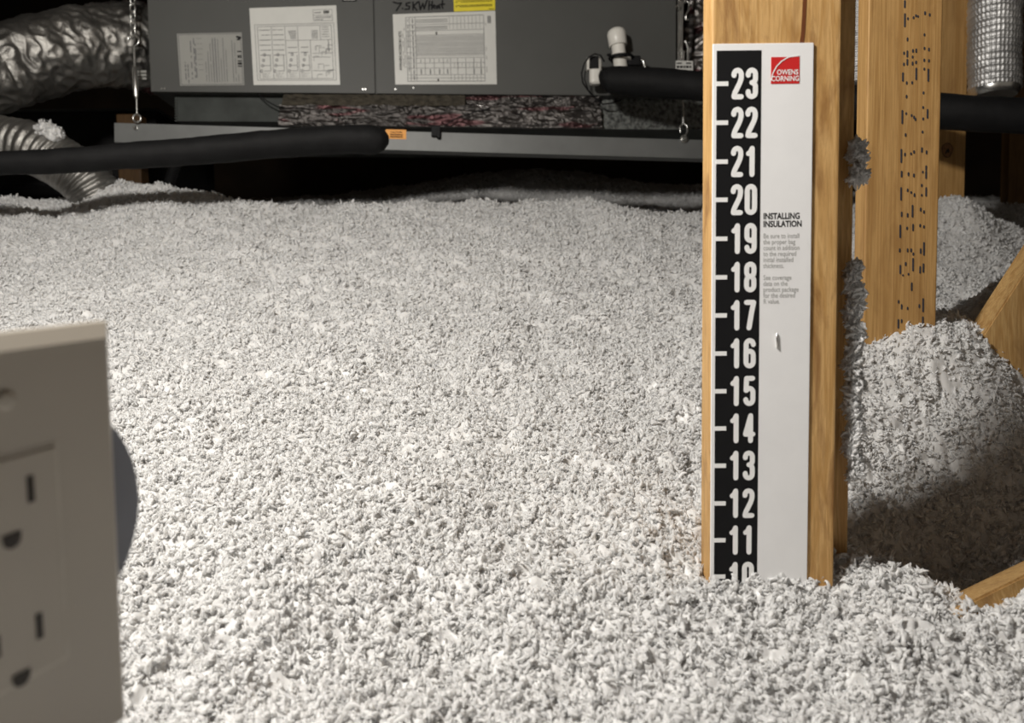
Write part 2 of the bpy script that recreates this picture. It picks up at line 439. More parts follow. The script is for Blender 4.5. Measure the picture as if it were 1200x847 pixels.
def clump(name, label, centers, seed, group=None):
    """a torn tuft: lumpy core plus loose flakes"""
    c0 = Vector(centers[0][0])
    t = thing(name, label, 'insulation clump', c0, group)
    bm = bmesh.new()
    for k, (c, r) in enumerate(centers):
        ret = bmesh.ops.create_icosphere(bm, subdivisions=4, radius=1)
        vs = ret['verts']; co = np.array([v.co for v in vs]); o = seed * 3.7 + k * 5.1
        d = r * (1 + .4 * noise(co[:, 0] * 2 + o, co[:, 1] * 2, co[:, 2] * 2) + .15 * noise(co[:, 0] * 5 + o, co[:, 1] * 5, co[:, 2] * 5))
        for v, q, e in zip(vs, co, d): v.co = Vector(c) + Vector(q) * e
    m_ = bpy.data.meshes.new('tuft'); bm.to_mesh(m_); bm.free(); m_.polygons.foreach_set('use_smooth', [True] * len(m_.polygons))
    m_.materials.append(MAT['fluff']); link('tuft', m_, t)
    pts = []
    for c, r in centers:
        n = int(90 + 120 * (r / .01)); q = rng.normal(size=(n, 3)); q /= np.linalg.norm(q, axis=1)[:, None]
        pts.append(np.array(c) + q * r * rng.uniform(.8, 1.25, n)[:, None])
    f = flakes('loose_flakes', np.concatenate(pts), .0016, t); f['kind'] = 'stuff'
    return t

# ------------------------------------------------------------------ studs
def stud(name, label, pxl, pxr, yref, d, z0, z1, mat, thick=.038, group=None, bev=.003):
    a = P(pxl, yref, d); b_ = P(pxr, yref, d)
    yaw = math.atan2(b_.y - a.y, b_.x - a.x) * 0
    cx = (a.x + b_.x) / 2; wdt = b_.x - a.x
    o = MB().box((0, 0, 0), (wdt, thick, z1 - z0), bev=bev).build(name, mat)
    o.location = (cx, a.y + thick / 2, (z0 + z1) / 2)
    tag(o, label, 'stud', group); return o
GY = .516                                       # front face of the main stud
gn = Vector((0, 1, 0)); go_ = Vector((0, GY, 0))
def G(px, py): return on_plane(px, py, go_, gn)
sl, sr = G(832.5, 368).x, G(982, 368).x
o = MB().box((0, 0, 0), (sr - sl, .024, 1.9), bev=.0025).build('wooden_stud', MAT['stud'])
o.location = ((sl + sr) / 2, GY + .012, .95)
tag(o, 'weathered orange pine stud in front with the white numbered gauge stapled to it', 'stud')
stud_main = o
# dark pitch streak near the top of the stud is part of its look
k = MB(); pts = [G(943, 0), G(942, 20), G(941, 38), G(939, 52)]
for i, p in enumerate(pts): p.y = GY - .0002
k.ribbon([(p.x, p.z) for p in pts], .0026, Vector((0, GY - .0002, 0)), VX, VZ)
ks = k.build('resin_streak', flat('resin', (.16, .05, .015), .5), stud_main); ks.matrix_parent_inverse = Matrix(); ks.location = -stud_main.location

ns = stud('wooden_stud', 'shadowed dark wooden stud hidden close behind the gauge stud, only its edge showing', 850, 998.5, 368, .548, 0, 1.9, MAT['stud'], thick=.034)
s2 = stud('wooden_stud', 'clear orange stud with rows of dotted black ink printing down its face', 1015, 1101, 200, .825, 0, 1.95, MAT['stud2'], thick=.026, bev=.002)
Y2 = P(1050, 200, .825).y
def G2(px, py): return on_plane(px, py, Vector((0, Y2 - .0004, 0)), gn)
marks = [(425,0,40),(425,65,135),(440,85,100),(468,80,95),(480,70,85),(490,75,88),(525,55,75),(548,65,82),(438,185,205),(522,165,180),(421,255,272),(437,250,285),(465,243,262),(481,240,262),(522,232,248),(544,236,255),(463,275,290),(420,310,327),(437,292,325),(463,305,325),(480,300,318),(521,290,307),(544,293,310),(415,358,405),(481,335,398),(521,335,350),(541,340,405),(434,403,420),(461,402,418),(433,470,488),(517,453,468),(412,545,615),(431,556,570),(458,565,580),(470,573,590),(477,583,600),(515,525,540),(537,540,588),(515,582,597),(428,660,678),(512,647,662),(407,738,808),(425,757,775),(455,755,770),(470,745,762),(509,730,757),(532,745,765),(530,820,847)]
marks = [(960 + x / 4.233, a / 4.233, b_ / 4.233) for x, a, b_ in marks]
m2 = [(240,0,25),(265,5,20),(285,10,25),(318,0,10),(330,0,30),(238,60,110),(262,65,78),(275,75,85),(287,82,97),(314,48,60),(330,60,95),(314,85,95),(240,150,170),(262,155,172),(280,125,172),(310,135,150),(322,145,158),(235,198,248),(260,205,218),(282,195,222),(308,195,208),(322,200,212),(233,285,300),(262,285,300),(275,285,300),(283,300,312),(310,285,305),(322,262,312),(235,345,380),(255,335,350),(282,320,370),(265,375,385),(320,340,375),(245,380,388),(308,350,378),(277,410,442),(229,475,488),(240,490,510),(262,500,512),(305,490,505),(319,468,520),(228,545,580),(240,545,560),(318,535,570)]
marks += [(980 + x / 3.137, 200 + a / 3.137, 200 + b_ / 3.137) for x, a, b_ in m2]
k = MB()
for x, a, b_ in marks:
    p, q = G2(x, a + 1.0), G2(x - .1, max(b_ - 1.0, a + 1.4))
    k.ribbon([(p.x, p.z), (q.x, q.z)], .0018, Vector((0, Y2 - .0004, 0)), VX, VZ)
ik = k.build('ink_printing', MAT['ink'], s2)
s3 = stud('wooden_stud', 'narrow pine stud with a round knot, farther back crossed by the black pipe', 1062, 1131, 200, 1.55, 0, 2.0, MAT['stud2'], bev=.002)
Y3 = P(1110, 200, 1.55).y
kp = on_plane(1110, 176, Vector((0, Y3 - .0005, 0)), gn)
k = MB(); ring = [(.0105 * math.cos(a) * (1 + .1 * math.sin(3 * a)), .014 * math.sin(a)) for a in np.linspace(0, 2 * PI, 25)]
k.ribbon(ring, .002, kp, VX, VZ)
k.build('knot_rim', flat('knot_rim', (.10, .04, .012), .6), s3)
k = MB(); k.add([kp + VX * a * .9 + VZ * b_ * .9 for a, b_ in ring[:-1]], [tuple(range(24))])
k.build('knot', flat('knot_face', (.26, .12, .04), .6, var=.6, sc=300), s3)
k = MB(); k.ribbon([(-.003, -.006), (0, 0), (.003, -.004), (.002, .002)], .003, kp - VY * .0004, VX, VZ); k.build('knot_hole', MAT['slot'], s3)
# dark board far right and braces
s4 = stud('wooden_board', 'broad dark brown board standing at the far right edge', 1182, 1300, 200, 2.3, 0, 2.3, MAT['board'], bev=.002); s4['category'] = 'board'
def beam(name, label, pts, d0, d1, thick, mat, cat='brace'):
    """board seen as a quad in the photograph, given real thickness backwards"""
    q = [P(x, y, d) for x, y, d in pts]
    if d0: q[2] = q[1] + (q[2] - q[1]) * d0; q[3] = q[0] + (q[3] - q[0]) * d0      # run on past the frame
    n = (q[1] - q[0]).cross(q[3] - q[0]).normalized()
    if n.dot(FW) < 0: n = -n
    bm = bmesh.new(); a = [bm.verts.new(p) for p in q]; b_ = [bm.verts.new(p + n * thick) for p in q]
    bm.faces.new(a); bm.faces.new(b_[::-1])
    for i in range(4): bm.faces.new((a[i], b_[i], b_[(i + 1) % 4], a[(i + 1) % 4]))
    bmesh.ops.recalc_face_normals(bm, faces=bm.faces[:])
    bmesh.ops.bevel(bm, geom=bm.edges[:], offset=.0015, segments=2, affect='EDGES')
    c = sum(q, Vector()) / 4
    for v in bm.verts: v.co -= c
    m_ = bpy.data.meshes.new(name); bm.to_mesh(m_); bm.free(); m_.materials.append(mat)
    o = link(name, m_); o.location = c; return tag(o, label, cat)
beam('wooden_brace', 'orange angled brace end poking out of the insulation at the right edge', [(1112, 455, .86), (1400, 12, .86), (1540, 12, .86), (1252, 455, .86)], 0, 0, .038, MAT['brace'])
beam('wooden_brace', 'pale broken board end half buried in insulation at the lower right corner', [(1114, 775, .485), (1122, 712, .505), (1330, 610, .60), (1330, 700, .56)], 3.2, 0, .05, MAT['brace'])

# ------------------------------------------------------------------ depth gauge
gt = thing('insulation_depth_gauge', 'white numbered insulation depth gauge with black strip, stapled to the front stud', 'gauge', (G(890, 680).x, GY, .22))
def gx(px): return G(px, 368).x
CL, CR = gx(833.2), gx(948.8)
ZT = G(893, 51.5).z; ZB = .20
TH = .0012
k = MB(); k.box(((CL + CR) / 2, GY - TH / 2 - .0002, (ZT + ZB) / 2), (CR - CL, TH, ZT - ZB), bev=.0005); k.build('gauge_card', MAT['card'], gt)
YF = GY - TH - .0003
SL, SR = gx(837.6), gx(889); ST = G(866, 60).z
k = MB(); k.box(((SL + SR) / 2, YF + .0001, (ST + ZB) / 2), (SR - SL, .0002, ST - ZB)); k.build('black_strip', MAT['black'], gt)
# numerals
ar = lambda cx, cy, rx, ry, a0, a1, n=9: [(cx + rx * math.cos(math.radians(a0 + (a1 - a0) * i / n)), cy + ry * math.sin(math.radians(a0 + (a1 - a0) * i / n))) for i in range(n + 1)]
ry = .16
caps = lambda y0, y1: ar(.5, y1 - ry, .5, ry, 0, 180) + ar(.5, y0 + ry, .5, ry, 180, 360) + [(1, y1 - ry)]
DG = {
 '0': [caps(0, 1)],
 '1': [[(.12, .80), (.42, .86), (.62, 1), (.62, 0)]],
 '2': [ar(.5, 1 - ry, .5, ry, 190, 0) + [(1, .72), (.85, .56), (.12, .14), (.02, 0), (1, 0)]],
 '3': [ar(.5, 1 - ry, .5, ry, 190, 0) + [(1, .68)] + ar(.5, .68, .5, .15, 0, -90, 5) + ar(.5, .37, .5, .16, 90, 0, 5) + [(1, ry)] + ar(.5, ry, .5, ry, 0, -190)],
 '4': [[(.72, 0), (.72, 1), (.0, .26), (1.05, .26)]],
 '5': [[(.95, 1), (.1, 1), (.04, .52)] + ar(.52, .45, .48, .15, 150, 0, 6) + [(1, ry)] + ar(.5, ry, .5, ry, 0, -180)],
 '6': [caps(0, .58), [(0, .4), (0, 1 - ry)] + ar(.5, 1 - ry, .5, ry, 180, 0)],
 '7': [[(0, 1), (1, 1), (.72, .6), (.38, 0)]],
 '8': [caps(0, .52), caps(.52, 1)],
 '9': [caps(.42, 1), [(1, .6), (1, ry)] + ar(.5, ry, .5, ry, 0, -180)],
}
ticks = {23: 99, 22: 144.5, 21: 190, 20: 234.5, 19: 280, 18: 325, 17: 369.5, 16: 414, 15: 458, 14: 501.5, 13: 545, 12: 589, 11: 632, 10: 674.5}
HH, SW = .0204, .0034                            # numeral height and stroke
DW = .0082
for n, y in ticks.items():
    zt = G(850, y).z
    x0 = G(857, y).x; x0 = gx(854.5)
    k = MB(); yy = YF - .0002
    for j, ch in enumerate(str(n)):
        w_ = (DW - SW); h_ = HH - SW
        for st in DG[ch]:
            k.ribbon([(a * w_, b_ * h_) for a, b_ in st], SW, Vector((x0 + SW / 2 + j * (DW + .0011), yy, zt - HH / 2 + SW / 2)), VX, VZ)
    k.build('numeral', MAT['white'], gt)
    k = MB(); k.box(((SL + gx(851)) / 2, yy, zt), (gx(851) - SL, .0002, .0029)); k.build('tick_mark', MAT['white'], gt)
# emblem
e0, e1 = G(902.5, 99), G(936, 67.5)
k = MB(); k.box(((e0.x + e1.x) / 2, YF, (e0.z + e1.z) / 2), (e1.x - e0.x, .0002, e1.z - e0.z)); em = k.build('red_emblem', MAT['red'], gt)
W_ = e1.x - e0.x; k = MB(); eo = Vector((e0.x, YF - .0003, e0.z))
k.ribbon([(W_ * a, W_ * b_) for a, b_ in [(0, .12), (.06, .36), (.18, .58), (.36, .77), (.58, .9), (.8, .96), (.97, .98)]], .0007, eo, VX, VZ, 6)
text_mesh(k, 'OWENS', .0046, eo + VX * W_ * .58 + VZ * W_ * .31, VX, VZ, .02, .85, 'CENTER')
text_mesh(k, 'CORNING', .0046, eo + VX * W_ * .50 + VZ * W_ * .09, VX, VZ, .02, .86, 'CENTER')
k.build('emblem_lettering', MAT['white'], em)
k = MB()
for i, s in enumerate(['INSTALLING', 'INSULATION']):
    p = G(893.5, 257 + i * 9.2); text_mesh(k, s, .0056, Vector((p.x, YF, p.z)), VX, VZ, .03, .79)
k.build('heading_text', MAT['black'], gt)
k = MB()
for i, s in enumerate(['Be sure to install', 'the proper bag', 'count in addition', 'to the required', 'initial installed', 'thickness.', '', 'See coverage', 'data on the', 'product package', 'for the desired', 'R value.']):
    if s:
        p = G(893.5, 279.5 + i * 6.95); text_mesh(k, s, .0046, Vector((p.x, YF, p.z)), VX, VZ, .006, .77)
k.build('body_text', MAT['lgrey'], gt)
k = MB(); a, b_ = G(908.5, 390), G(909.5, 407)
k.tube([Vector((a.x, YF + .001, a.z)), Vector((a.x, YF - .0008, a.z)), Vector((b_.x, YF - .0008, b_.z)), Vector((b_.x, YF + .001, b_.z))], .0005, 6)
p = G(902, 412); k.build('staple', MAT['steel'], gt)

# ------------------------------------------------------------------ air handler
A0, B0 = P(177, 107.5, 1.72), P(792, 116, 1.80)
B0.z = A0.z
HX = (B0 - A0); LEN = HX.length; HX.normalize(); HN = Vector((-HX.y, HX.x, 0))      # HN points away from camera
def AP(px, py, off=0): return on_plane(px, py, A0 - HN * off, HN)
ah = thing('air_handler', 'long grey sheet metal air handler cabinet hung above the insulation', 'air handler', A0 + HX * LEN / 2 + HN * .27)
CH = .56
k = MB(); k.box(A0 + HX * LEN / 2 + HN * .28 + VZ * CH / 2, (LEN, .55, CH), HX, HN, VZ, bev=.002); k.build('cabinet_shell', MAT['paint'], ah)
seam = (AP(439.5, 60) - A0).dot(HX)
for x0, x1 in ((0.0, seam - .0016), (seam + .0016, LEN)):
    k = MB(); k.box(A0 + HX * (x0 + x1) / 2 + HN * .002 + VZ * CH / 2, (x1 - x0, .006, CH), HX, HN, VZ, bev=.0012); k.build('cabinet_panel', MAT['paint'], ah)
def onface(mb, pts, wd, off): # pixels on the face
    o_ = A0 - HN * off
    mb.ribbon([((AP(x, y, off) - o_).dot(HX), (AP(x, y, off) - o_).z) for x, y in pts], wd, o_, HX, VZ, 6)
def quad(mb, px, off):
    mb.add([AP(x, y, off) for x, y in px] , [(0, 1, 2, 3)])
def label(name, px, mat, th=.0006):
    k = MB(); a = [AP(x, y, .0012) for x, y in px]; b_ = [AP(x, y, .0012 + th) for x, y in px]
    k.add(a + b_, [(3, 2, 1, 0), (4, 5, 6, 7), (0, 1, 5, 4), (1, 2, 6, 5), (2, 3, 7, 6), (3, 0, 4, 7)])
    return k.build(name, mat, ah)
def bil(q, u, v): # u right v down in label quad TL TR BR BL
    a = [q[0][i] * (1 - u) + q[1][i] * u for i in (0, 1)]; b_ = [q[3][i] * (1 - u) + q[2][i] * u for i in (0, 1)]
    return (a[0] * (1 - v) + b_[0] * v, a[1] * (1 - v) + b_[1] * v)
OFF = .0021
PXM = 1.75 / 900                                # metres per pixel on the face
def line(mb, q, u0, v0, u1, v1, wpx, off=OFF): onface(mb, [bil(q, u0, v0), bil(q, u1, v1)], wpx * PXM, off)
def words(mb, q, u0, v0, u1, v1, wpx, seed, fill=.75):
    """broken line of tiny unreadable words"""
    r = random.Random(seed); t = 0
    while t < 1:
        e = min(1, t + r.uniform(.02, .08))
        if r.random() < fill: line(mb, q, u0 + (u1 - u0) * t, v0 + (v1 - v0) * t, u0 + (u1 - u0) * e, v0 + (v1 - v0) * e, wpx)
        t = e + .012
# rating label (sideways text)
q1 = [(207.3, 39.5), (283.2, 38), (286.4, 99.8), (211.2, 100.5)]
l1 = label('rating_label', q1, MAT['paper2']); k = MB()
for a in ((.02, .02, .98, .02), (.98, .02, .98, .98), (.98, .98, .02, .98), (.02, .98, .02, .02)): line(k, q1, *a, .7)
for i, (u, v0) in enumerate([(.42, .55), (.46, .35), (.5, .2), (.54, .1), (.58, .1), (.62, .12), (.66, .5), (.7, .1), (.74, .3), (.84, .15), (.88, .2), (.92, .8)]): words(k, q1, u, v0, u, .93, 1.1 if i in (3, 4) else .7, i, .95)
for i in range(7): line(k, q1, .30, .1 + .1 * i, .38, .1 + .1 * i, .4)
for i, (u, v0, v1) in enumerate([(.2, .15, .9), (.25, .1, .95), (.1, .55, .9), (.14, .6, .95), (.27, .2, .85)]): words(k, q1, u, v0, u, v1, 1.2, 30 + i, .7)
k.build('fine_print', MAT['grey'], l1); k = MB()
for v in (.36, .44, .47, .54, .58, .60, .64): line(k, q1, .92, v, .975, v, 1.3)
for a, b_ in ((.92, .08), (.95, .1), (.93, .13)): line(k, q1, a, b_, a + .03, b_, 2)
k.build('barcode', MAT['black'], l1)
# wiring diagram
q2 = [(292.2, 9.6), (394, 6.2), (398.6, 99.3), (297.2, 99.6)]
l2 = label('wiring_diagram', q2, MAT['paper']); k = MB()
for a in ((.05, .22, .96, .22), (.96, .22, .96, .94), (.96, .94, .05, .94), (.05, .94, .05, .22), (.08, .245, .93, .245), (.93, .245, .93, .92), (.93, .92, .08, .92), (.08, .92, .08, .245),
          (.24, .25, .24, .92), (.395, .25, .395, .92), (.395, .43, .93, .43), (.54, .25, .54, .92), (.68, .43, .68, .92), (.80, .25, .80, .43), (.70, .6, .93, .6), (.70, .82, .93, .82), (.7, .65, .9, .65)): line(k, q2, *a, .5)
r = random.Random(4)
for cx, w_ in ((.16, .06), (.315, .06), (.47, .05), (.61, .04)):
    for v in np.arange(.29 if cx < .4 else .52, .62, .065): words(k, q2, cx - w_, v, cx + w_, v, .8, int(v * 99 + cx * 7), .8)
    for j in range(4):
        p = bil(q2, cx - w_ + .015 * j, .82 - .07 * j); onface(k, [(p[0] + 1.3 * math.cos(a), p[1] + 1.5 * math.sin(a)) for a in np.linspace(0, 6.28, 9)], .8 * PXM, OFF)
    line(k, q2, cx + .05, .62, cx + .05, .82, .6); line(k, q2, cx - .03, .82, cx + .05, .82, .6); line(k, q2, cx - .03, .75, cx + .05, .75, .6)
    for j in range(3): words(k, q2, cx - .05, .85 + .022 * j, cx + .04, .85 + .022 * j, .5, j + 50)
for j in range(7): words(k, q2, .43 + .005 * j, .31 + .016 * j, .52, .31 + .016 * j, .6, j + 60, .95); words(k, q2, .70, .31 + .016 * j, .77, .31 + .016 * j, .6, j + 70, .95)
for j in range(14): a, b_ = r.uniform(.70, .9), r.uniform(.46, .9); words(k, q2, a, b_, a + .06, b_, .6, j + 90); line(k, q2, a, b_, a, b_ + .06, .4)
line(k, q2, .89, .44, .89, .58, 1.0)
for j in range(5): words(k, q2, .82, .27 + .03 * j, .9, .27 + .03 * j, .7, j + 120)
for a in ((.73, .05, .95, .05), (.73, .05, .73, .19), (.73, .19, .95, .19), (.95, .05, .95, .19), (.73, .12, .95, .12), (.73, .155, .95, .155)): line(k, q2, *a, .4)
words(k, q2, .75, .085, .82, .085, 1.0, 7); words(k, q2, .75, .14, .93, .14, .8, 8); words(k, q2, .75, .175, .85, .175, .8, 9)
k.build('diagram_lines', MAT['grey'], l2); k = MB()
for j in range(6): line(k, q2, .855 + .011 * j, .065, .855 + .011 * j, .095, .7 if j % 2 else 1.1)
k.build('barcode', MAT['black'], l2)
# accessory kit label
q3 = [(460.2, 16.8), (580.4, 12.6), (582.2, 98.8), (463.3, 99)]
l3 = label('accessory_kit_label', q3, MAT['paper']); k = MB()
x0, x1, y0, y1 = .125, .885, .05, .955
for a in ((x0, y0, x1, y0), (x1, y0, x1, y1), (x1, y1, x0, y1), (x0, y1, x0, y0), (.16, y0, .16, y1), (.215, y0, .215, y1)): line(k, q3, *a, .6)
for v in (.16, .245, .31, .39, .47, .55, .63, .70, .77, .865, .91): line(k, q3, .125, v, x1, v, .45)
for v in (.09, .11, .13, .19, .205, .225): line(k, q3, .22, v, .53, v, .55)
for v in (.33, .345, .36, .375, .41, .425, .44, .455, .49, .505, .52, .535, .57, .58, .6): line(k, q3, .22, v, x1, v, .4)
for j in range(9):
    u = .55 + .037 * j
    for a, b_ in ((.05, .23), (.70, .77), (.865, .955)): line(k, q3, u, a, u, b_, .35)
for u in (.30, .39, .48, .55, .62, .70, .78, .85): line(k, q3, u, .63, u, .865, .5)
for u in (.26, .35, .44, .52, .78, .85): words(k, q3, u, .79, u, .85, 1.3, int(u * 100), .9); words(k, q3, u, .65, u, .69, .7, int(u * 50), .9)
for j in range(11): v = .08 + .08 * j; words(k, q3, .19, v, .19, v + .05, 1.2, j + 5, .9)
words(k, q3, .143, .08, .143, .9, .8, 3, .6); words(k, q3, .09, .28, .09, .75, .6, 4, .8); words(k, q3, .107, .2, .107, .8, .6, 5, .8); words(k, q3, .905, .1, .905, .85, .5, 6, .4)
line(k, q3, .93, .07, .93, .16, 1.6)
k.build('table_lines', MAT['grey'], l3); k = MB()
p0 = AP(*bil(q3, .07, .80), OFF)
text_mesh(k, 'AVAILABLE ACCESSORY KITS', .0082, p0, VZ, -HX, .03, .82)
for a, b_ in ((.42, .285), (.425, .94)): line(k, q3, a, b_ - .012, a, b_ + .012, 1.7)
line(k, q3, .948, .07, .948, .16, 1.2)
k.build('bold_text', MAT['black'], l3)
q4 = [(531, -16), (580.2, -18), (580.2, 11.8), (532, 13.6)]
l4 = label('yellow_warning_label', q4, MAT['yellow']); k = MB()
for v in (.45, .58, .64, .77, .82): words(k, q4, .05, v, .93, v, .7, int(v * 100), .92)
line(k, q4, .85, .95, .97, .95, .7); k.build('small_text', MAT['black'], l4)
q5 = [(400, -6), (418, -6.5), (418, 1.6), (401, 1.8)]
l5 = label('badge_frame', q5, MAT['black'])
k = MB(); k.add([AP(x, y, .0024) for x, y in [(402, -6), (416.5, -6), (416.5, .2), (402.5, .4)]], [(0, 1, 2, 3)]); k.build('badge_face', MAT['steel'], l5)
# marker handwriting: 7.5KW Heat
k = MB(); MW = 1.8 * PXM
HW = [[(461, 2.5), (466, 4), (470.5, 3.5), (468, 7), (464.5, 12.5)], [(471.5, 9.8), (472, 10.2)], [(480.5, 3), (476, 4), (476, 6.5), (480, 7.5), (479.5, 10.5), (474.5, 11)],
      [(484, 2.5), (484, 11.5)], [(490, 2), (484.5, 7), (488.5, 12)], [(491, 2), (492.5, 11.5), (495.5, 4), (497, 10.5), (500.5, 0)],
      [(503, 1), (502.5, 11.5)], [(506.5, 1.5), (506, 11)], [(502.5, 6.5), (506.5, 5.5)], [(507.5, 7.8), (510, 6.8), (508.5, 5.8), (507.5, 8.5), (510, 10)],
      [(514.5, 6), (511.5, 7.5), (512, 10), (515, 7.5), (515.5, 10)], [(518.5, .5), (518, 7.5), (519, 9.8)], [(515.5, 5.5), (521, 4.8)], [(467, -1), (469.5, -1.2)]]
for s in HW: onface(k, s, MW, .0016)
k.build('marker_writing', MAT['black'], ah)
for x, y in ((190, 104.3), (193.5, 104.2), (425.5, 105), (428.5, 105), (463.5, 105), (484.5, 103.4)):
    p = AP(x, y); MB().tube([p - HN * .001, p - HN * .0035], [.0022, .0018], 8).build('screw', MAT['steel'], ah)

# drain pan / base below the cabinet
def slab(name, label_, cat, pxs, off, th, mat, bev=.001, z=None):
    """panel parallel to the cabinet face spanning a pixel rectangle, set back by off"""
    (xa, ya), (xb, yb) = pxs; a = AP(xa, ya, -off); b_ = AP(xb, yb, -off)
    w_ = (b_ - a).dot(HX); h_ = a.z - b_.z; c = a + HX * w_ / 2 - VZ * h_ / 2 + HN * th / 2
    o = MB().box((0, 0, 0), (w_, th, h_), HX, HN, VZ, bev=bev).build(name, mat); o.location = c
    if label_: tag(o, label_, cat)
    return o
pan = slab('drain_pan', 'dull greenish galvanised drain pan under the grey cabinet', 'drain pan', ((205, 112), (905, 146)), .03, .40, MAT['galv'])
pc = pan.location.copy()
for k_ in range(9):
    p = AP(206.5, 116 + 3.2 * k_, -.029); MB().box(p, (.006, .003, .003), HX, HN, VZ).build('pan_rib', MAT['galv'], pan)
k = MB(); a = AP(701, 112.5, -.027); b_ = AP(830, 152, -.027)
k.box((a + b_) / 2, ((b_ - a).dot(HX), .004, a.z - b_.z), HX, HN, VZ); k.build('speckled_side', MAT['speck'], pan)
# foil wrap with crumples
def crumple(name, px, off, mat, nu=160, nv=26, amp=.008, fr=28, seed=0, parent=None, thick=True):
    u = np.linspace(0, 1, nu); v_ = np.linspace(0, 1, nv); P0 = [AP(*bil(px, a, b_), -off) for b_ in v_ for a in u]
    co = np.array([tuple(p) for p in P0]); h = amp * (noise(co[:, 0] * fr * .7 + seed, co[:, 2] * fr * 2.6, seed) - 1.2 * np.abs(noise(co[:, 0] * fr * 1.2, co[:, 2] * fr * 4.5, seed + 3)) - .6 * np.abs(noise(co[:, 0] * fr * 5, co[:, 2] * fr * 7, seed + 6)))
    co = co - np.array(HN) * h[:, None]
    k = MB(); k.add(co, [(j * nu + i, j * nu + i + 1, (j + 1) * nu + i + 1, (j + 1) * nu + i) for j in range(nv - 1) for i in range(nu - 1)], False)
    n0 = len(k.v); back = co + np.array(HN) * .012
    ring = list(range(nu)) + [j * nu + nu - 1 for j in range(1, nv)] + [(nv - 1) * nu + i for i in range(nu - 2, -1, -1)] + [j * nu for j in range(nv - 2, 0, -1)]
    k.add([back[i] for i in ring], []); R = len(ring)
    for i in range(R): k.f.append((ring[i], n0 + i, n0 + (i + 1) % R, ring[(i + 1) % R])); k.sm.append(False)
    return k.build(name, mat, parent)
fw_ = thing('foil_wrapped_duct', 'crumpled foil-faced wrap with red print running under the grey cabinet', 'duct wrap', AP(510, 150, -.02))
crumple('foil_wrap', [(327, 122), (704, 124), (706, 149.5), (326, 146.5)], .004, MAT['foilwrap'], amp=.005, fr=16, seed=3, parent=fw_)
crumple('fibre_edge', [(332, 110), (545, 111), (545, 124), (330, 123)], .004, MAT['mineral'], nu=90, nv=10, amp=.004, fr=60, seed=9, parent=fw_)
crumple('torn_foil_fold', [(545, 110), (704, 112), (700, 127), (548, 124)], .005, MAT['foilwrap'], nu=90, nv=12, amp=.005, fr=24, seed=14, parent=fw_)
k = MB()   # twisted foil knot
c = AP(567, 127, .0)
for j in range(9):
    a = random.uniform(0, 6.28); r_ = random.uniform(.008, .022)
    k.tube([c, c + (HX * math.cos(a) + VZ * math.sin(a)) * r_ * .5 - HN * random.uniform(0, .012), c + (HX * math.cos(a) + VZ * math.sin(a)) * r_], [.004, .003, .0008], 5, smooth=False)
k.build('foil_twist', MAT['foil'], fw_)
k = MB(); k.tube([AP(302, 110, -.005), AP(312, 118, .004), AP(325, 125, .003), AP(334, 126, -.01)], .0014, 8)
tag(k.build('black_cable', MAT['dark']), 'short black cable dangling below the cabinet left of the foil wrap', 'cable')
k = MB(); k.tube([AP(522, 147, .012), AP(532, 140, .012), AP(548, 134, .01), AP(563, 129.5, .012), AP(572, 128, .012)], .0013, 8)
tag(k.build('black_cable', MAT['dark']), 'thin black cable running to the twisted foil knot', 'cable')

# ------------------------------------------------------------------ steel rail
def rp(px, py): return P(px, py, 1.695 + .075 * (px - 135) / 690)
ra, rb = rp(134, 144), rp(905, 166.5); RXv = (rb - ra); RL = RXv.length; RXv.normalize()
RN = Vector((-RXv.y, RXv.x, 0)).normalized(); RZ = RXv.cross(RN) ; RZ = RZ if RZ.z > 0 else -RZ
RH = (rp(500, 153.5) - rp(500, 175.5)).length
rl = thing('steel_rail', 'long horizontal steel support rail under the air handler', 'rail', ra + RXv * RL / 2 - RZ * RH)
k = MB(); k.box(ra + RXv * RL / 2 - RZ * RH / 2, (RL, .003, RH), RXv, RN, RZ, bev=.0008); k.build('rail_web', MAT['rail'], rl)
k = MB(); k.box(ra + RXv * RL / 2 + RN * .02 - RZ * (RH - .0015), (RL, .038, .003), RXv, RN, RZ, bev=.0008); k.build('rail_flange', MAT['rail'], rl)
def RP(px, py, off=0): return on_plane(px, py, ra - RN * off, RN)
def rquad(name, px, off, mat, parent, th=.0006):
    k = MB(); a = [RP(x, y, off) for x, y in px]; b_ = [RP(x, y, off + th) for x, y in px]
    k.add(a + b_, [(3, 2, 1, 0), (4, 5, 6, 7), (0, 1, 5, 4), (1, 2, 6, 5), (2, 3, 7, 6), (3, 0, 4, 7)]); return k.build(name, mat, parent)
oc = rquad('orange_caution_label', [(452, 151.5), (476, 152), (476, 163), (452, 162.5)], .0016, MAT['orange'], rl)
k = MB(); p = RP(464.5, 156, .0026); text_mesh(k, 'CAUTION', .0058, p, RXv, RZ, .02, 1.0, 'CENTER')
for y in (157.7, 160.2):
    a, b_ = RP(457, y, .0026), RP(472, y + .2, .0026); k.box((a + b_) / 2, ((b_ - a).length, .0002, .0022), RXv, RN, RZ)
k.build('caution_text', MAT['black'], oc)
k = MB(); p = RP(511, 154, .006); k.box(p, (.021, .012, .024), RXv, RN, RZ, bev=.002); k.box(p + RXv * .006 - RZ * .006 , (.008, .014, .02), RXv, RN, RZ, bev=.002); k.build('black_clip', MAT['dark'], rl)
def bolt(px, py, r):
    p = RP(px, py, .002); bo = MB().tube([p + RN * .001, p - RN * .003], r * 1.35, 20).build('washer', MAT['steel'], rl)
    MB().tube([p - RN * .003, p - RN * .009, p - RN * .011], [r, r * .95, r * .5], 12).build('bolt_head', MAT['steel'], bo)
bolt(159.5, 150, .0035); bolt(801.5, 163, .0068)

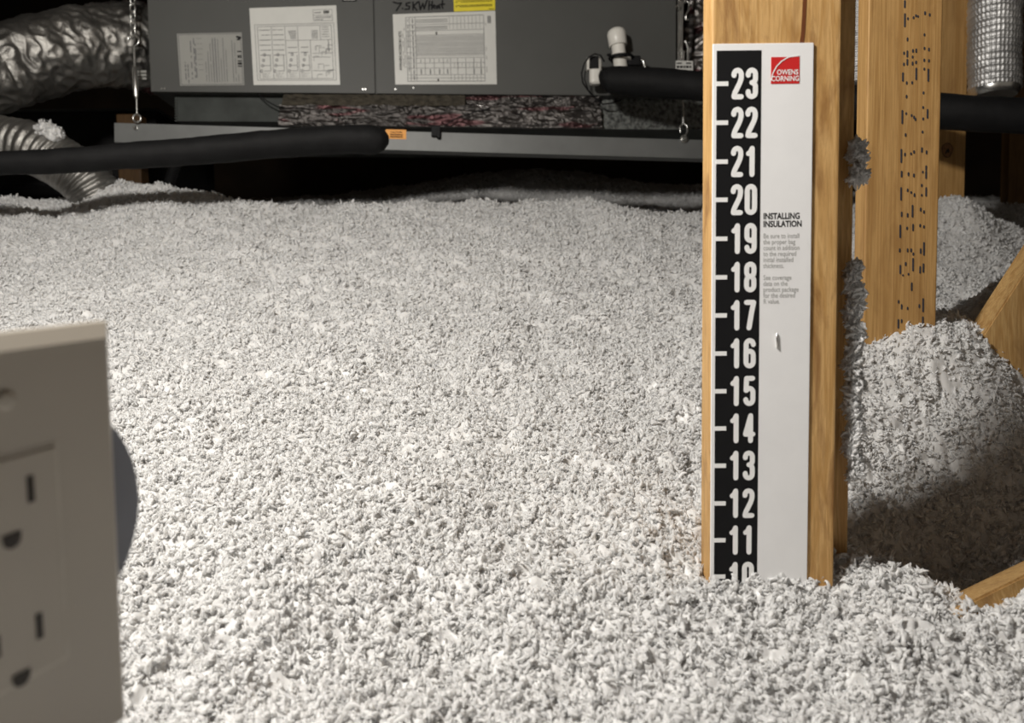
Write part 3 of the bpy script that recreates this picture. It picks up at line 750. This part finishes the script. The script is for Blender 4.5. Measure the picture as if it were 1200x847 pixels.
def ringpts(c, r, X, Y, n=20, a0=0, a1=2 * PI): return [c + X * r * math.cos(a0 + (a1 - a0) * i / n) + Y * r * math.sin(a0 + (a1 - a0) * i / n) for i in range(n + 1)]
# left hanger: hook, turnbuckle, wire
HD = 1.688
def hp(x, y, d=HD): return P(x, y, d)
hl = thing('turnbuckle_hanger', 'zinc turnbuckle hanger with chain at the left end of the rail', 'hanger', hp(160, 148))
MB().tube(ringpts(hp(160.5, 138.5), .0085, VX, VZ, 20), .0021, 8).build('eye', MAT['steel'], hl)
MB().tube([hp(160.5, 134), hp(160, 112)], .0022, 8).build('threaded_rod', MAT['steel'], hl)
k = MB(); k.tube([hp(160, 116), hp(159.5, 112), hp(159, 100), hp(158, 82), hp(158, 78)], [.003, .0055, .006, .0055, .003], 12); k.build('turnbuckle_body', MAT['steel'], hl)
MB().tube([hp(158, 79), hp(157.3, 55)], .0022, 8).build('threaded_rod', MAT['steel'], hl)
k = MB(); k.tube(ringpts(hp(156.5, 47), .012, VX, VZ, 14, -.5 * PI, 1.1 * PI), .0022, 8); k.tube([hp(151, 46), hp(157, 42), hp(163, 45)], .002, 8); k.build('hook', MAT['steel'], hl)
for j in range(7):
    c = hp(156 - .2 * j, 38 - j * 9.5); ax = VX if j % 2 else (VX * .5 + VY * .86)
    k = MB(); k.tube([c + ax * .0055 * math.cos(a) + VZ * .0115 * math.sin(a) for a in np.linspace(0, 2 * PI, 17)], .0017, 6); k.build('chain_link', MAT['steel'], hl)
# right hanger
def hq(x, y, d=1.755): return P(x, y, d)
hr = thing('turnbuckle_hanger', 'zinc turnbuckle hanger passing behind the black pipe right of the cabinet', 'hanger', hq(801, 160))
MB().tube([hq(797.5, 155), hq(796.5, 149), hq(800, 144), hq(805, 147), hq(805.5, 154), hq(803, 159)], .0022, 8).build('eye', MAT['steel'], hr)
MB().tube([hq(800.8, 146), hq(800.4, 132)], [.0042, .0036], 8).build('threaded_rod', MAT['steel'], hr)
MB().tube([hq(800.4, 134), hq(800, 110), hq(800, 80), hq(801, 60)], .0028, 8).build('threaded_rod', MAT['steel'], hr)
k = MB(); k.tube([hq(796.5, 78), hq(796.5, 56), hq(799, 48)], .0026, 8); k.tube([hq(806, 78), hq(806.5, 56), hq(803, 48)], .0026, 8)
k.tube([hq(796.5, 76), hq(801, 79), hq(806, 76)], .0026, 8); k.build('turnbuckle_frame', MAT['steel'], hr)
MB().tube([hq(799.3, 50), hq(799.5, 25), hq(800, 12)], .0024, 8).build('threaded_rod', MAT['steel'], hr)
k = MB(); k.tube([hq(800, 12), hq(800, 4), hq(804, 0), hq(808, 4), hq(807, 12), hq(804, 17), hq(803.5, 23), hq(807, 23)], .0023, 8)
k.tube([hq(791, 9), hq(797, 3), hq(800, -4)], .002, 8); k.build('hook', MAT['steel'], hr)
for j in range(3):
    c = hq(803, -3 - j * 9.5); ax = VX if j % 2 else (VX * .5 + VY * .86)
    k = MB(); k.tube([c + ax * .0055 * math.cos(a) + VZ * .0115 * math.sin(a) for a in np.linspace(0, 2 * PI, 17)], .0017, 6); k.build('chain_link', MAT['steel'], hr)
# paper tag
tg = thing('paper_tag', 'small white printed tag on the hanger just above the black pipe', 'tag', hq(802, 85, 1.74))
k = MB(); q = [hq(792, 71, 1.745), hq(812, 71.5, 1.745), hq(812, 92, 1.745), hq(791.5, 91, 1.745)]
k.add(q + [p + VY * .0008 for p in q], [(0, 1, 2, 3), (7, 6, 5, 4), (0, 4, 5, 1), (1, 5, 6, 2), (2, 6, 7, 3), (3, 7, 4, 0)]); k.build('tag_sheet', MAT['paper'], tg)
k = MB(); r = random.Random(3)
for y, wd_, segs in ((74, 1.5, [(793, 799), (804, 810)]), (78.2, 2.6, [(793, 796), (797, 800), (801, 803), (804, 807), (808, 810)]), (83, 1.6, [(805, 807), (808, 811)])):
    for a, b_ in segs: p, q_ = hq(a, y, 1.7435), hq(b_, y, 1.7435); k.box((p + q_) / 2, ((q_ - p).length, .0003, wd_ * .0018))
k.build('tag_print', MAT['black'], tg)
# galvanised straps / foil duct right of cabinet
fd = thing('foil_duct', 'shiny red-printed foil duct seen between the cabinet and the gauge stud', 'duct', P(815, 90, 1.95))
def duct(name, pts, rad, mat, parent=None, nseg=120, nc=72, ring_amp=0, ring_n=20, amp=.01, fr=14, seed=0, grid=None, sq=0):
    P_ = [Vector(p) for p in pts]
    # catmull-rom
    out = []; rr = []
    rads = rad if isinstance(rad, (list, tuple)) else [rad] * len(P_)
    E_ = [P_[0] * 2 - P_[1]] + P_ + [P_[-1] * 2 - P_[-2]]
    for i in range(nseg):
        t = i / (nseg - 1) * (len(P_) - 1); j = min(int(t), len(P_) - 2); f = t - j
        a, b_, c, d = E_[j], E_[j + 1], E_[j + 2], E_[j + 3]
        out.append(.5 * ((2 * b_) + (c - a) * f + (2 * a - 5 * b_ + 4 * c - d) * f * f + (3 * b_ - a - 3 * c + d) * f ** 3))
        rr.append(rads[j] * (1 - f) + rads[min(j + 1, len(rads) - 1)] * f + ring_amp * (abs(math.sin(PI * ring_n * i / (nseg - 1))) - .5))
    mb = MB(); mb.tube(out, rr, nc, caps=False, smooth=sq == 0)
    co = np.array(mb.v); ce = np.repeat(np.array([tuple(p) for p in out]), nc, 0); nr = co - ce; nr /= np.linalg.norm(nr, axis=1)[:, None]
    h = amp * (noise(co[:, 0] * fr + seed, co[:, 1] * fr, co[:, 2] * fr) - .9 * np.abs(noise(co[:, 0] * fr * 2.5 + seed, co[:, 1] * fr * 2.5, co[:, 2] * fr * 2.5)))
    if grid:
        ii = np.repeat(np.arange(nseg), nc); kk = np.tile(np.arange(nc), nseg)
        h = h + grid[0] * (np.abs(np.sin(PI * (ii / nseg * grid[1] + kk / nc * 1.0))) ** .5 + np.abs(np.sin(PI * kk / nc * grid[2])) ** .5)
    mb.v = [tuple(x) for x in co + nr * h[:, None]]
    n = nc; mb.add(mb.v[:n], [tuple(range(n))[::-1]]); mb.add(mb.v[(nseg - 1) * n:nseg * n], [tuple(range(n))])
    return mb.build(name, mat, parent)
duct('foil_jacket', [P(825, 98, 1.95), P(825, 40, 1.95), P(824, -60, 1.95)], .075, MAT['foilred'], fd, amp=.016, fr=22, seed=5)
k = MB(); a, b_ = hq(797, -30, 1.78), hq(797, 84, 1.78); k.box((a + b_) / 2, (.012, .002, (a - b_).length)); k.build('steel_strap', MAT['steel'], fd)

# ------------------------------------------------------------------ condensate fitting and pipes
cf = thing('drain_cleanout', 'white plastic drain standpipe with domed cap by the black pipe', 'pipe fitting', P(724, 80, 1.745))
ca, cb = P(727.5, 80, 1.745), P(724, 60, 1.745); up_ = (P(721, 33, 1.745) - P(726, 68, 1.745)).normalized()
MB().tube([P(728, 84, 1.745), P(724.2, 52, 1.745)], .0155, 24).build('standpipe', MAT['pvc'], cf)
p = P(724.5, 54, 1.745); MB().tube([p, p + up_ * .001, p + up_ * .028, p + up_ * .035, p + up_ * .0395, p + up_ * .041], [.0195, .0205, .0215, .0185, .012, .002], 28).build('cap', MAT['pvc'], cf)
MB().tube([P(727.5, 70, 1.745), P(728, 66, 1.745)], .024, 24).build('coupling', MAT['pvc'], cf)
k = MB()
for j in range(4): k.tube(ringpts(P(729 - j, 69.5 - 1.7 * j, 1.745), .024 + .003 * (j % 2), VX, (VY + VZ * .2 * (j - 1)).normalized(), 20), .0026, 6)
k.build('wire_wrap', MAT['dark'], cf)
fs = thing('float_switch', 'small white float switch with dark window hanging left of the drain fitting', 'float switch', P(697, 83, 1.725))
p0 = P(697, 82, 1.725); MB().box(P(697.5, 84, 1.735), (.027, .025, .060), bev=.010).build('switch_body', MAT['pvc'], fs)
MB().box(P(696, 73, 1.719), (.020, .004, .026), bev=.0015).build('dark_window', MAT['dark'], fs)
MB().box(P(689, 76, 1.775), (.006, .02, .028), bev=.002).build('side_tab', MAT['pvc'], fs)
k = MB(); k.tube([P(708, 72, 1.725), P(704, 65, 1.705), P(697, 63, 1.705), P(690, 67, 1.705), P(684.5, 75, 1.705), P(681.5, 86, 1.715), P(683, 97, 1.725), P(690, 107, 1.745), P(699, 116, 1.755), P(706, 122, 1.77), P(716, 121, 1.77), P(728, 117, 1.775)], .0017, 8)
k.tube([P(686, 83, 1.725), P(685, 93, 1.725), P(689, 104, 1.745)], .0014, 8)
k.build('cable', MAT['dark'], fs)
k = MB(); p = P(745, 77, 1.755); k.box(P(742, 73, 1.755), (.03, .03, .022), bev=.004); k.build('black_connector', MAT['dark'], cf)
MB().tube([P(749, 70, 1.75), P(754, 71, 1.75), P(756, 80, 1.75)], .004, 10).build('clear_tube', MAT['steel'], cf)

def smooth_tube(name, label_, cat, pts, rad, mat, nseg=90, nc=40, amp=.0012, end=True):
    rads = rad if isinstance(rad, list) else [rad] * len(pts)
    o = duct(name, pts, rads, mat, None, nseg, nc, amp=amp, fr=30, seed=2)
    return tag(o, label_, cat)
smooth_tube('insulated_pipe', 'black foam-covered pipe running from the cabinet right, behind the studs', 'pipe',
            [P(704, 96, 1.69), P(707, 95, 1.69), P(712, 94, 1.69), P(730, 94.5, 1.68), P(780, 98, 1.65), P(830, 102, 1.62), P(920, 111, 1.53), P(1010, 121, 1.46), P(1100, 130, 1.38), P(1200, 136, 1.33), P(1300, 140, 1.30), P(1900, 172, 1.15)], [.010, .021, .027, .0305, .031, .030, .030, .031, .031, .030, .030, .030], MAT['foam'])
smooth_tube('insulated_pipe', 'black foam-covered pipe with rounded end crossing in front of the steel rail', 'pipe',
            [P(-60, 194, 1.30), P(0, 191.5, 1.31), P(80, 188, 1.33), P(160, 182, 1.35), P(240, 176, 1.37), P(320, 169, 1.39), P(400, 163.5, 1.40), P(435, 163.5, 1.40), P(449, 164, 1.40), P(455, 164.5, 1.40)], [.020, .020, .0215, .023, .0245, .0255, .026, .0265, .019, .008], MAT['foam'])
# ------------------------------------------------------------------ ducts on the left
dl = thing('flexible_duct', 'big crumpled silver foil duct at the upper left, running to the cabinet', 'duct', P(60, 110, 1.8))
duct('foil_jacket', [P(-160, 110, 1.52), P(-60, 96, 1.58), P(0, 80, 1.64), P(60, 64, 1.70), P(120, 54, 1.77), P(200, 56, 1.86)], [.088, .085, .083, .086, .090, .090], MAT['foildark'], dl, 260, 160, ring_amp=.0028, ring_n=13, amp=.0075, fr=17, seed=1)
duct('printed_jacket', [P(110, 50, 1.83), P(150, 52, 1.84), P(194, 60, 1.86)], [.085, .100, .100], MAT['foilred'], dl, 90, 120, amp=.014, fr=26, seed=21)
k = MB(); a = P(168, 90, 1.70)
for j in range(3): k.box(P(166, 84 + 4 * j, 1.735), (.022, .002, .005))
k.build('printed_tape', MAT['paper2'], dl)
dd_ = thing('flexible_duct', 'smaller ribbed silver duct curving down into the insulation at the left', 'duct', P(70, 230, 1.55))
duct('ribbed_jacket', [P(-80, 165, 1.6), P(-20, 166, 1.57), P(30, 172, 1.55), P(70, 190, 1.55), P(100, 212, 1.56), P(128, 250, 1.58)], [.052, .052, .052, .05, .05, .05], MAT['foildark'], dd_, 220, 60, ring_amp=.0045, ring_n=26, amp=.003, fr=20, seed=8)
pl = thing('duct_plenum', 'black boxy duct plenum in the shadow under the upper left duct', 'duct', P(60, 150, 2.1))
k = MB(); a = P(-140, 127, 2.05); b_ = P(182, 131, 2.05); k.box((a + b_) / 2 - VZ * .10 + VY * .2, ((b_ - a).length, .4, .2), bev=.004); k.build('plenum_box', MAT['foam'], pl)
k = MB(); k.box((a + b_) / 2 + VY * .2 - VZ * .002, ((b_ - a).length + .01, .41, .006), bev=.001); k.build('plenum_flange', MAT['galv'], pl)
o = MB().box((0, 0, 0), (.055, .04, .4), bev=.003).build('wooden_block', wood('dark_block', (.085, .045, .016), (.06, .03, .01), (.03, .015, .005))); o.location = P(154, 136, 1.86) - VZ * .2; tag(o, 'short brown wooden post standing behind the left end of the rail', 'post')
k = MB()
for j in range(14): k.tube(ringpts(P(205 - .8 * j, 195 + 2.3 * j, 1.75), .011, VX, VY, 14), .0022, 6)
k.tube([P(205, 193, 1.75), P(194, 228, 1.75)], .0095, 12)
tag(k.build('corrugated_hose', MAT['foam']), 'thin dark corrugated hose dropping into the insulation under the left pipe', 'hose')
clump('insulation_clump', 'loose white tuft of insulation lying on the lower left silver duct', [(P(54, 153, 1.52), .016), (P(64, 158, 1.52), .015), (P(46, 152, 1.52), .009)], 2)

# ------------------------------------------------------------------ silver ducts on the right
dr = thing('flexible_duct', 'bright silver grid-reinforced duct hanging vertically at the upper right', 'duct', P(1160, 115, 1.5))
duct('foil_jacket', [P(1167, -120, 1.5), P(1167, -30, 1.5), P(1166, 40, 1.5), P(1165, 106, 1.5)], .042, MAT['foilgrid'], dr, 260, 120, amp=.0025, fr=20, seed=4, grid=(.0028, 26, 40))
MB().tube([P(1165, 102, 1.5), P(1165, 106, 1.5), P(1165, 113, 1.5)], [.044, .046, .039], 40).build('clamp_band', MAT['steel'], dr)
dm = thing('flexible_duct', 'strip of ribbed silver duct visible in the gap between the front stud and printed stud', 'duct', P(1004, 112, 1.3))
duct('foil_jacket', [P(1012, -120, 1.65), P(1010, -30, 1.65), P(1008, 30, 1.65), P(1006, 104, 1.65)], .05, MAT['foilgrid'], dm, 260, 90, ring_amp=.004, ring_n=42, amp=.003, fr=20, seed=6)

# ------------------------------------------------------------------ tufts caught on the stud edges
clump('insulation_clump', 'upper grey-white tuft stuck to the right edge of the gauge stud, near the top', [(P(1003, 172, .530), .0030), (P(1005, 180, .530), .0040), (P(1008, 185, .530), .0025)], 3)
clump('insulation_clump', 'second tuft stuck to the gauge stud edge just below the uppermost one', [(P(1005, 201, .530), .0039), (P(1010, 207, .530), .0028), (P(1002, 209, .530), .0028)], 4)
cc = [(P(1001 + 3 * math.sin(y * .13), y, .532), .0022 + .0018 * abs(math.sin(y * .21))) for y in range(312, 560, 9)]
clump('insulation_clump', 'long ragged string of tufts hanging down the right edge of the gauge stud', cc, 5)
clump('insulation_clump', 'tuft of white insulation caught at the lower end of the knotty stud', [(P(1108, 246, 1.52), .008), (P(1114, 250, 1.52), .008)], 6)

# ------------------------------------------------------------------ outlet in the left foreground
TR, BR, TL = P(137, 378, .237), P(157, 845, .2605), P(0, 407, .2033)
ev = (BR - TR); PH = ev.length; ev.normalize()
ea = (TL - TR); ea = (ea - ev * ea.dot(ev)).normalized()
en = ea.cross(ev).normalized()
if en.x < 0: en = -en
PW = 3.125 * IN
ot = thing('electrical_outlet', 'off-white duplex electrical outlet with oversized plate in the left foreground', 'outlet', TR + ea * PW / 2 + ev * PH)
def OP(px, py):
    p = on_plane(px, py, TR, en) - TR; return p.dot(ea), p.dot(ev)
# plate with rounded, bevelled face and rectangular opening made of four bars
uc, _ = OP(11, 700)
sv1, sv2 = OP(33, 572)[1], OP(38, 735)[1]
gv1, gv2 = OP(8, 632)[1], OP(14, 797)[1]
iu0 = OP(67, 560)[0]; iw = 33.5e-3; ih = 67e-3; iv0 = OP(65, 519)[1]
def OC(u, v_, n_): return TR + ea * u + ev * v_ + en * n_
T = .0075
k = MB()
bm = bmesh.new(); bmesh.ops.create_cube(bm, size=1)
for v in bm.verts: v.co = Vector((v.co.x * PW, v.co.y * PH, v.co.z * T))
bmesh.ops.bevel(bm, geom=[e for e in bm.edges if all(v.co.z > 0 for v in e.verts)], offset=.0042, segments=1, affect='EDGES', profile=.5)
bm.verts.index_update(); k.add([OC(PW / 2 + v.co.x, PH / 2 + v.co.y, -T / 2 + v.co.z) for v in bm.verts], [[v.index for v in f.verts] for f in bm.faces]); bm.free()
k.build('wall_plate', MAT['plate'], ot)
# recessed groove around the insert, then the insert itself standing slightly proud
k = MB(); g = .0006
for (a, b_, c, d) in ((iu0, iv0 + ih / 2, .0009, ih), (iu0 + iw, iv0 + ih / 2, .0009, ih)): k.box(OC(a, b_, .0001), (c, d, .0003), ea, ev, en)
for (a, b_, c, d) in ((iu0 + iw / 2, iv0, iw, .0009), (iu0 + iw / 2, iv0 + ih, iw, .0009)): k.box(OC(a, b_, .0001), (c, d, .0003), ea, ev, en)
k.build('insert_joint', flat('joint_plastic', (.45, .42, .37), .5), ot)
k = MB(); k.box(OC(iu0 + iw / 2, iv0 + ih / 2, -.0011), (iw - .001, ih - .001, .004), ea, ev, en, bev=.0008); ins = k.build('receptacle', MAT['plate'], ot)
us = OP(33, 572)[0]; uc = us + 6.35e-3
FN = .00092
for sv in (sv1, sv2):
    for u_, L_ in ((us, .0078), (uc + 6.35e-3, .0065)):
        k = MB(); k.box(OC(u_, sv, FN), (.0021, L_, .0004), ea, ev, en, bev=.00005); k.build('slot', MAT['slot'], ins)
for gv in (gv1, gv2):
    k = MB(); pts = [(.0027 * math.cos(a), .0027 * math.sin(a)) for a in np.linspace(0, PI, 13)] + [(-.0027, -.0018), (.0027, -.0018)]
    k.add([OC(uc + a, gv + b_, FN + .0002) for a, b_ in pts], [tuple(range(len(pts)))]); k.build('ground_hole', MAT['slot'], ins)
sp = OP(5, 469); k = MB(); k.tube([OC(sp[0], sp[1], -.001), OC(sp[0], sp[1], .0006), OC(sp[0], sp[1], .0009)], [.0028, .0027, .0015], 16); k.build('plate_screw', MAT['plate'], ot)
# round box behind
far = on_plane(152, 577, TR - en * .012, en); fu, fv = (far - TR).dot(ea), (far - TR).dot(ev); RB = .042
cu0, cv0 = fu + RB, fv
k = MB(); k.tube([OC(cu0, cv0, -T - .0005), OC(cu0, cv0, -.02), OC(cu0, cv0, -.058), OC(cu0, cv0, -.062)], [RB, RB, RB * .97, RB * .9], 72); k.build('round_box', MAT['box'], ot)

for o in bpy.data.objects:                       # unreadably small print stays joined
    if o.name.split('.')[0] in ('bold_text', 'barcode', 'fine_print', 'diagram_lines', 'table_lines', 'small_text', 'ink_printing', 'body_text', 'tag_print', 'caution_text'):
        o['kind'] = 'stuff'
